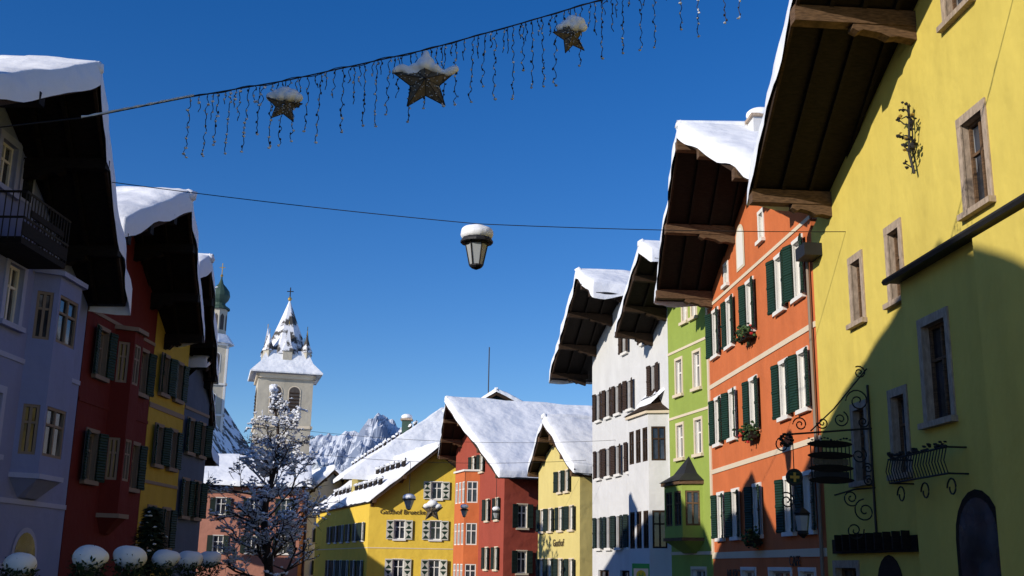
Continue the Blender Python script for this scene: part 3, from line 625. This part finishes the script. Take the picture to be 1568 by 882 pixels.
for P in sqwall(mb,1.95,0,39,'plaster_beige'):
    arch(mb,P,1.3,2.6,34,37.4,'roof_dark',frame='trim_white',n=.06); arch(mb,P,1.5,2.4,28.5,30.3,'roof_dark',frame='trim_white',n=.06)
    for z in (26.5,31.8,38.7): mb.box(P,-.25,4.15,-.1,.25,z,z+.35,'trim_white')
    mb.box(P,0,.35,0,.1,0,38.7,'trim_white'); mb.box(P,3.55,3.9,0,.1,0,38.7,'trim_white')
mb.lathe(c0,[(3.1,39.1),(3.1,39.3),(2.0,40.8)],8,'snow',ph)
mb.lathe(c0,[(1.5,40.5),(1.5,45.3)],8,'plaster_beige',ph); 
for k in range(8):
    a=ph+math.pi/8+k*math.pi/4; d=V((math.cos(a),math.sin(a),0)); s_=V((-d.y,d.x,0))
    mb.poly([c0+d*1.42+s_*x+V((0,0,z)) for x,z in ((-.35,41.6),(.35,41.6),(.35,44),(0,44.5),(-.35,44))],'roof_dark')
mb.lathe(c0,[(1.9,45.3),(1.9,45.55),(1.1,46.1),(1.0,46.5),(1.5,47.1),(1.75,47.8),(1.6,48.6),(1.0,49.4),(.45,50.0),(.2,50.8),(.1,51.6)],14,'copper_green')
mb.lathe(c0,[(.02,51.2),(.3,51.5),(.02,51.9)],8,'gold'); mb.tube([c0+V((0,0,51)),c0+V((0,0,53.8))],.08,'gold',5); mb.tube([c0+V((-.5,0,53)),c0+V((.5,0,53))],.07,'gold',5)
for k in range(8): mb.blob(c0+V((random.uniform(-1,.3),-1.1,48.6+random.uniform(-.3,.6))),.35,'snow',.5)
mb.poly([(-62,178,20),(-46.8,178,19),(-52.5,181,31)],'roof_dark'); mb.poly([(-46.8,178,19),(-44,200,19),(-52.5,200,31),(-52.5,181,31)],'spire_roof'); mb.poly([(-62,178,0),(-46.8,178,0),(-46.8,178,19),(-62,178,20)],'plaster_beige')
mb.build('tower',ot)
# ============================================================ mountains, forest, ground
xs=[-3000,-1200,-800,-620,-510,-457,-405,-375,-354,-335,-318,-300,-279,-262,-247,-150,0,500,1500,4000]; zs=[420,380,300,310,338,346,364,386,412,392,386,370,380,364,372,340,300,380,420,300]
def ridge(x):
    for i in range(len(xs)-1):
        if xs[i]<=x<=xs[i+1]:
            t=(x-xs[i])/(xs[i+1]-xs[i]); return zs[i]*(1-t)+zs[i+1]*t
    return 300
mb=MB(); mi=mb.mi('mountain_rock'); nx,ny=380,64
cols=[]
for i in range(nx):
    t=i/(nx-1); cols.append(-2400+ (1500*t/.15 if t<.15 else (1500+ (t-.15)/.7*1100 if t<.85 else 2600+(t-.85)/.15*2600)))
for j in range(ny):
    y=2100+j*17.0
    for x in cols:
        k=j/(ny-1); prof=min(1,(k/.84))**1.3 if k<.84 else 1-(k-.84)*1.2
        q=V((x*.007,y*.007,0)); f=noise.fractal(q*2.8,.9,2.1,8)*48*(.3+.7*prof)
        rdg=-abs(noise.noise(V((x*.016,y*.004,3))))*95*prof*(1-prof*.65)-abs(noise.noise(V((x*.045,y*.01,8))))*22*prof
        mb.v.append((x,y,max(-5,ridge(x)*prof+f*.7*(1 if prof<.95 else .6)+rdg)))
for j in range(ny-1):
    for i in range(nx-1):
        a=j*nx+i; mb.f.append((a,a+1,a+nx+1,a+nx)); mb.m.append(mi)
mb.build('mountains',None,False)
mb=MB()
hz=lambda x,y:(12+33*math.exp(-((x+92)/55)**2)+6*noise.noise(V((x*.03,y*.03,0))))*min(1,max(0,(y-300)/260))
nx=40;mi=mb.mi('frosted_forest')
for j in range(20):
    for i in range(nx): 
        x=-260+i*12;y=300+j*18; mb.v.append((x,y,hz(x,y)-1))
for j in range(19):
    for i in range(nx-1): a=j*nx+i; mb.f.append((a,a+1,a+nx+1,a+nx)); mb.m.append(mi)
for k in range(3200):
    x=random.uniform(-220,60);y=random.uniform(330,620); z=hz(x,y); h=random.uniform(3.5,8)
    if random.random()<.5: mb.lathe((x,y,z-1),[(h*.22,0),(h*.2,h*.25),(h*.12,h*.6),(.05,h)],6,'frosted_forest',random.random()*6)
    else: mb.blob((x,y,z+h*.35),h*.45,'frosted_forest',.9)
mb.build('frosted_forest_hill')
mb=MB(); mb.poly([(-6000,-3000,0),(6000,-3000,0),(6000,9000,0),(-6000,9000,0)],'snow'); mb.build('ground')
mb=MB(); mb.poly([(-60,-60,.004),(60,-60,.004),(60,130,.004),(-60,130,.004)],'paving'); mb.build('town_square')
mb=MB(); mb.poly([(-8,-30,.008),(6.8,-30,.008),(4.2,40,.008),(-1,62,.008),(-9,82,.008),(-24,108,.008),(-28,100,.008),(-8.6,45,.008)],'asphalt'); mb.build('road')
mb=MB()
mb.box(lambda u,n,z:V((u,n,z)),-12.9,-8.6,-20,44,.0,.12,'paving'); mb.build('pavement')
mb=MB(); pts=[(7.0,-20),(7.0,10),(5.2,42),(1.2,58),(10.5,58),(12,-20)]
lo=[V((a,b,0)) for a,b in pts]; hi=[V((a,b,.12)) for a,b in pts]; mb.poly(hi,'paving')
for i in range(6): mb.poly([lo[i],lo[(i+1)%6],hi[(i+1)%6],hi[i]],'paving')
mb.build('pavement')
# ============================================================ overhead decorations
def sag(p0,p1,s,n=30): 
    p0,p1=V(p0),V(p1); return [p0.lerp(p1,i/n)-V((0,0,4*s*(i/n)*(1-i/n))) for i in range(n+1)]
gl=empty('icicle_light_garland',(0,17,11)); mb=MB()
cab=[V((x,17,z)) for x,z in ((-12.0,8.9),(-8.4,9.42),(-7.0,9.62),(-5.4,10.0),(-3.8,10.33),(-1.5,10.93),(.1,11.45),(1.4,11.9),(3.4,12.65),(9.2,15.1))]
def cz(x):
    for i in range(len(cab)-1):
        if cab[i].x<=x<=cab[i+1].x: return cab[i].z+(cab[i+1].z-cab[i].z)*(x-cab[i].x)/(cab[i+1].x-cab[i].x)
mb.tube([V((x*.1,17,cz(x*.1))) for x in range(-119,92)],.012,'iron',5)
mb.tube([V((x*.1,17+.02*math.sin(x*.9),cz(x*.1)+.02*math.sin(x*.8))) for x in range(-54,60)],.008,'iron',4)
mb.tube([V((x*.1,17,cz(x*.1)+.018)) for x in range(-71,-52)],[.008+.018*abs(math.sin(x*1.7)) for x in range(-71,-52)],'snow',5)
random.seed(21)
x=-5.35; j=0
lens=[1.25,.35,1.15,.5,.9,.3,1.2,.4,.6,1.2,.3,.8,.45,1.1,.3]
while x<3.95:
    ln=lens[j%15]*random.uniform(.8,1.15); j+=1
    if 1.5<x and random.random()<.25: x+=.12
    n=int(ln/.03); ph=random.random()*6; z=cz(x); am=random.uniform(.006,.022); dr=random.uniform(-.03,.03)
    pts=[V((x+dr*k/n+am*math.sin(ph+k*.8)+.014*noise.noise(V((x*9,k*.35,0)))*2,17+am*math.cos(ph+k*.6),z-.03*k)) for k in range(n+1)]
    mb.tube(pts,.0066,'iron',4)
    k=2
    while k<n:
        u=random.random()
        mb.blob(pts[k]+V((random.uniform(-.02,.02),0,0)),random.uniform(.010,.019),'bulb' if u<.45 else 'iron',1.6)
        if x<-4.0 and random.random()<.55: mb.blob(pts[k],random.uniform(.018,.034),'snow')
        elif random.random()<.08: mb.blob(pts[k],.022,'snow')
        k+=random.choice((2,3,4,6))
    if ln>.8: mb.blob(pts[-1],.028,'bulb' if x>-3 else 'snow')
    x+=random.choice([.06,.09,.11,.14])
mb.build('light_strings',gl)
def star(name,c,R,rot,snow,tilt=0.):
    rt=empty(name,c); mb=MB(); c=V(c); n=10; rim=[]
    for i in range(n):
        a=math.pi/2+rot+i*math.pi/5; r=R if i%2==0 else R*.46; rim.append(c+V((r*math.cos(a)*math.cos(tilt),r*math.cos(a)*math.sin(tilt),r*math.sin(a))))
    nb=V((math.sin(tilt),-math.cos(tilt),0))
    f=c+nb*R*.28; bb=c-nb*R*.28
    for i in range(n): mb.poly([rim[i],rim[(i+1)%n],f],'star_mesh'); mb.poly([rim[(i+1)%n],rim[i],bb],'star_mesh')
    for i in range(n): mb.tube([rim[i],rim[(i+1)%n]],R*.02,'iron',5); mb.tube([rim[i],f],R*.012,'iron',4)
    for k in range(int(70*R/.5)):
        i=random.randrange(n); a,b=random.random(),random.random()
        if a+b>1:a,b=1-a,1-b
        p=f+(rim[i]-f)*a+(rim[(i+1)%n]-f)*b+nb*.01; mb.blob(p,.012,'bulb')
    mb.tube([c+V((0,0,R*.9)),V((c.x,17 if abs(c.y-17)<.5 else c.y,(cz(c.x) if abs(c.y-17)<.5 else c.z+R+.4)))],.008,'iron',4)
    mb.build('star_frame',rt)
    snow_lump('snow_cap',[((c.x+a*R,c.y+b*R,c.z+h*R),r*R,sq) for a,b,h,r,sq in snow],rt,R*.05)
sn=[]
for k in range(9):
    t=k/8; sn.append((-.92+t*.8,0,.34+.10*math.sin(t*7),.14+.04*math.sin(t*5),.85))
    sn.append((.12+t*.8,0,.40+.08*math.sin(t*6+1),.13+.03*math.sin(t*9),.9))
sn+=[(-.12,0,.62,.18,1.1),(.0,0,.82,.15,1.2),(.1,0,.66,.18,1),(0,0,.97,.11,1),(-.05,-.05,.52,.22,.8),(.3,-.03,.48,.16,.8),(-.35,-.03,.47,.16,.8)]
star('hanging_star_decoration',(-1.5,17,10.35),.53,0.08,sn,.1)
sn=[(a,b,h,r,.9) for a,b,h,r in ((-.7,0,.5,.3),(-.35,0,.58,.4),(0,0,.68,.46),(.4,0,.6,.4),(.7,0,.48,.28),(0,.2,.6,.4),(-.2,-.15,.5,.33),(.25,-.15,.5,.33))]
star('hanging_star_decoration',(-3.8,17,9.88),.31,-.05,sn,.3)
sn=[(a,b,h,r,.9) for a,b,h,r in ((-.5,0,.45,.22),(-.2,0,.6,.3),(.1,0,.82,.34),(.4,0,.72,.36),(.6,0,.5,.26),(.2,0,.55,.3))]
star('hanging_star_decoration',(.9,17,11.22),.34,.35,sn,.5)
ln=empty('hanging_street_lantern',(-.88,26,10.1)); mb=MB()
mb.tube(sag((-12.0,26,11.9),(-.88,26,10.72),.08),.011,'iron',5); mb.tube(sag((-.88,26,10.72),(8.7,27.5,11.15),.06),.011,'iron',5)
c=V((-.88,26,9.60))
mb.lathe(c,[(.02,1.1),(.05,1.05),(.12,.98),(.36,.74),(.40,.68),(.40,.63),(.27,.62)],12,'metal_dark')
mb.lathe(c,[(.265,.62),(.15,.08)],6,'lamp_glass'); mb.lathe(c,[(.155,.08),(.165,.04),(.12,.0),(.03,-.04)],12,'metal_dark')
for k in range(6):
    a=k*math.pi/3; mb.tube([c+V((.275*math.cos(a),.275*math.sin(a),.63)),c+V((.16*math.cos(a),.16*math.sin(a),.06))],.016,'iron',4)
mb.lathe(c,[(.28,.63),(.285,.59),(.27,.58)],12,'iron'); mb.build('lantern_body',ln)
snow_lump('snow_cap',[((c.x,c.y,c.z+.83),.41,.46),((c.x-.12,c.y,c.z+.93),.28,.55),((c.x+.14,c.y,c.z+.91),.27,.55),((c.x,c.y,c.z+.98),.27,.42)],ln,.04)
for x,y,z in ((-5.1,58,5.75),(-2.4,62,5.6),(-.7,66,5.7)):
    ln=empty('hanging_street_lantern',(x,y,z)); mb=MB(); c=V((x,y,z-.4)); mb.tube([(x,y,z+.3),(x,y,z+2.0)],.015,'iron',4)
    s=1 if x<-4 else .7
    mb.lathe(c,[(.02,.7*s),(.36*s,.5*s),(.34*s,.46*s)],10,'metal_dark'); mb.lathe(c,[(.28*s,.46*s),(.12*s,.0)],6,'lamp_glass'); mb.lathe(c,[(.13*s,.0),(.02,-.06)],8,'metal_dark'); mb.build('lantern_body',ln)
    snow_lump('snow_cap',[((x,y,z+.18*s),.36*s,.6)],ln,.07)
mb=MB(); mb.tube(sag((-11.5,58,8.2),(4.0,58,8.0),.35),.010,'iron',4); mb.tube(sag((-11.5,50,8.6),(5,52,8.4),.4),.008,'iron',4); mb.build('overhead_cable')
star('hanging_star_decoration',(-3.75,56,5.2),.55,0,[(-.5,0,.4,.35,.7),(0,0,.6,.5,.7),(.5,0,.4,.35,.7)],0.)
# ============================================================ trees
def snow_tree(name,base,H,spread,seed,nl=38):
    random.seed(seed); rt=empty(name,base); mb=MB(); ms=MB(); base=V(base)
    trunk=[base+V((.22*math.sin(i*.9),.1*math.cos(i*.7),H*.93*i/12)) for i in range(13)]
    mb.tube(trunk,[.26*(1-i/14) for i in range(13)],'bark',8)
    def tp(t): 
        k=min(11,int(t*12)); return trunk[k].lerp(trunk[k+1],t*12-k)
    def grow(p,d,L,r,lev):
        n=4; pts=[p]; dd=d.copy(); dens=.26+.75*max(-.3,noise.noise(p*.9+V((3,1,7))))
        for i in range(n):
            dd=(dd+V((random.gauss(0,.2),random.gauss(0,.2),random.gauss(.06 if lev<2 else -.02,.15)))).normalized(); pts.append(pts[-1]+dd*L/n)
        mb.tube(pts,[r*(1-i*.15) for i in range(n+1)],'bark',5 if lev<2 else 3)
        if random.random()<dens+.05: ms.tube([q+V((0,0,r*.8+.010)) for q in pts],[max(.011,r*.65)*random.uniform(.7,1.3) for _ in pts],'snow',4)
        for i in range(n):
            for _ in range((1,2,2,1)[lev]):
                if random.random()<dens:
                    q=pts[i].lerp(pts[i+1],random.random()); s=random.uniform(.03,.08)*(1.5 if random.random()<.15 else 1)
                    ms.blob(q+V((random.gauss(0,.02),random.gauss(0,.02),s*.35+r)),s,'snow',.65)
        if lev<3:
            for k in range((6,5,4)[lev]):
                t=random.uniform(.25,1); j=min(n-1,int(t*n)); q=pts[j].lerp(pts[j+1],t*n-j)
                nd_=(dd+V((random.gauss(0,.8),random.gauss(0,.8),random.gauss(.1,.5)))).normalized()
                grow(q,nd_,L*random.uniform(.38,.62),max(.014,r*.52),lev+1)
    for k in range(nl):
        t=.13+.87*(k/nl)**1.05; a=k*2.4+random.random()
        wid=spread*(1.0 if t<.62 else max(.13,1.0-(t-.62)*2.7))*random.uniform(.4,1.15)
        p=tp(min(.99,t)); d=V((math.cos(a),math.sin(a),random.uniform(.3,1.1)+(.9 if t>.8 else 0))).normalized()
        grow(p,d,wid,.08*(1.2-t),0)
    mb.build('branches',rt); ms.build('snow_on_branches',rt)
snow_tree('snowy_tree',(-11.6,55,0),11.9,2.6,5)
random.seed(11)
def fir(name,base,H,R):
    rt=empty(name,base); mb=MB(); base=V(base); mb.tube([base,base+V((0,0,H*.95))],[.1,.02],'bark',6)
    for k in range(2600):
        t=random.random()**.8; a=random.random()*6.283; rr=R*(1-t)*random.uniform(.3,1)*(1+.15*math.sin(t*40))
        p=base+V((rr*math.cos(a),rr*math.sin(a),.4+t*(H-.4)-rr*.25)); d=V((math.cos(a),math.sin(a),-.35)); s=V((-math.sin(a),math.cos(a),0)); l=random.uniform(.12,.25)
        mb.poly([p,p+d*l+s*.05,p+d*l*1.3,p+d*l-s*.05],'foliage_dark')
        if random.random()<.015: mb.blob(p+d*l,.03,'gold')
        if random.random()<.03: mb.blob(p+d*l,.06,'snow',.5)
    mb.build('foliage',rt)
fir('fir_tree',(-9.4,30,0),4.0,1.3)
def topiary(base,r=.28,zt=2.47):
    rt=empty('topiary_ball_tree',base); mb=MB(); b=V(base)
    mb.lathe(b,[(.05,0),(.28,.0),(.34,.5),(.36,.55),(.3,.55),(.28,.5)],14,'stone'); mb.tube([b+V((0,0,.4)),b+V((0.02,0,zt-.2))],.035,'bark')
    for k in range(520):
        d=V((random.gauss(0,1),random.gauss(0,1),random.gauss(0,1))).normalized()*r*random.uniform(.75,1.05)
        p=b+V((0,0,zt))+d; s=V((random.gauss(0,1),random.gauss(0,1),random.gauss(0,1))).normalized(); t=s.cross(d.normalized())
        mb.poly([p,p+s*.05+t*.02,p+s*.09,p+s*.05-t*.02],'foliage_dark')
    mb.build('crown',rt)
    j=lambda:random.uniform(-.05,.05)
    snow_lump('snow_cap',[((b.x,b.y,b.z+zt+r*.55),r*.98,.72),((b.x-.06+j(),b.y,b.z+zt+r*.75),r*.75,.7),((b.x+.08+j(),b.y,b.z+zt+r*(.7+j()*3)),r*.7,.7)],rt,.035)
for b in ((-6.2,17,0),(-6.42,19.5,0),(-7.0,23.4,0),(-7.4,26.7,-.02),(-7.6,29.2,0),(-7.65,18,-.12)): topiary(b,r=random.uniform(.26,.30))
bs=empty('bus_stop_sign',(4.2,36,0)); mb=MB(); mb.tube([(4.2,36,0),(4.2,36,2.75)],.04,'metal_dark'); Pq=lambda a,b,c:V((4.2+a,35.95+b,c))
mb.box(Pq,-.27,.27,-.03,.03,2.15,2.75,'sign_green'); mb.box(Pq,-.23,.23,-.034,.034,2.19,2.6,'trim_white'); k=20
mb.poly([Pq(.15*math.cos(2*math.pi*i/k),-.038,2.4+.15*math.sin(2*math.pi*i/k)) for i in range(k)],'sign_yellow')
mb.build('panel',bs); text('H',(4.2,35.905,2.31),.24,(1,0,0),(0,0,1),'sign_green',bs)
# ============================================================ light, sky, camera
el=math.radians(20); S=V((-.8*math.cos(el),-.6*math.cos(el),math.sin(el)))
sd=bpy.data.lights.new('sun','SUN'); sd.energy=4.6; sd.angle=math.radians(.5); sd.color=(1,.92,.80)
so_=bpy.data.objects.new('sun',sd); so_.rotation_euler=S.to_track_quat('Z','Y').to_euler(); so_.location=(-40,-30,40); scene.collection.objects.link(so_)
w=bpy.data.worlds.new('World'); scene.world=w; w.use_nodes=True; nt=w.node_tree; bg=nt.nodes['Background']
sky=nt.nodes.new('ShaderNodeTexSky'); sky.sky_type='NISHITA'; sky.sun_disc=False; sky.sun_elevation=el; sky.sun_rotation=math.atan2(S.x,S.y)%(2*math.pi)
sky.altitude=800; sky.air_density=1.0; sky.dust_density=.2; sky.ozone_density=3.0
hs=nt.nodes.new('ShaderNodeHueSaturation'); hs.inputs['Hue'].default_value=.514; hs.inputs['Saturation'].default_value=1.34; hs.inputs['Value'].default_value=1.08
nt.links.new(sky.outputs[0],hs.inputs['Color']); nt.links.new(hs.outputs[0],bg.inputs[0]); bg.inputs[1].default_value=.125
f=1700.0; th=math.atan(426/1700); ro=math.radians(1.0); c,s=math.cos(th),math.sin(th)
R=V((1,0,0));F=V((0,c,s));Up=V((0,-s,c)); r_=R*math.cos(ro)+Up*math.sin(ro); u_=-R*math.sin(ro)+Up*math.cos(ro)
cd=bpy.data.cameras.new('camera'); cd.sensor_width=36; cd.lens=f/1568*36; cd.clip_end=12000; cd.clip_start=.1
co=bpy.data.objects.new('camera',cd); M=Matrix((r_,u_,-F)).transposed().to_4x4(); M.translation=V((0,0,2.6)); co.matrix_world=M
scene.collection.objects.link(co); scene.camera=co
scene.view_settings.view_transform='Standard'; scene.view_settings.look='None'; scene.view_settings.exposure=0
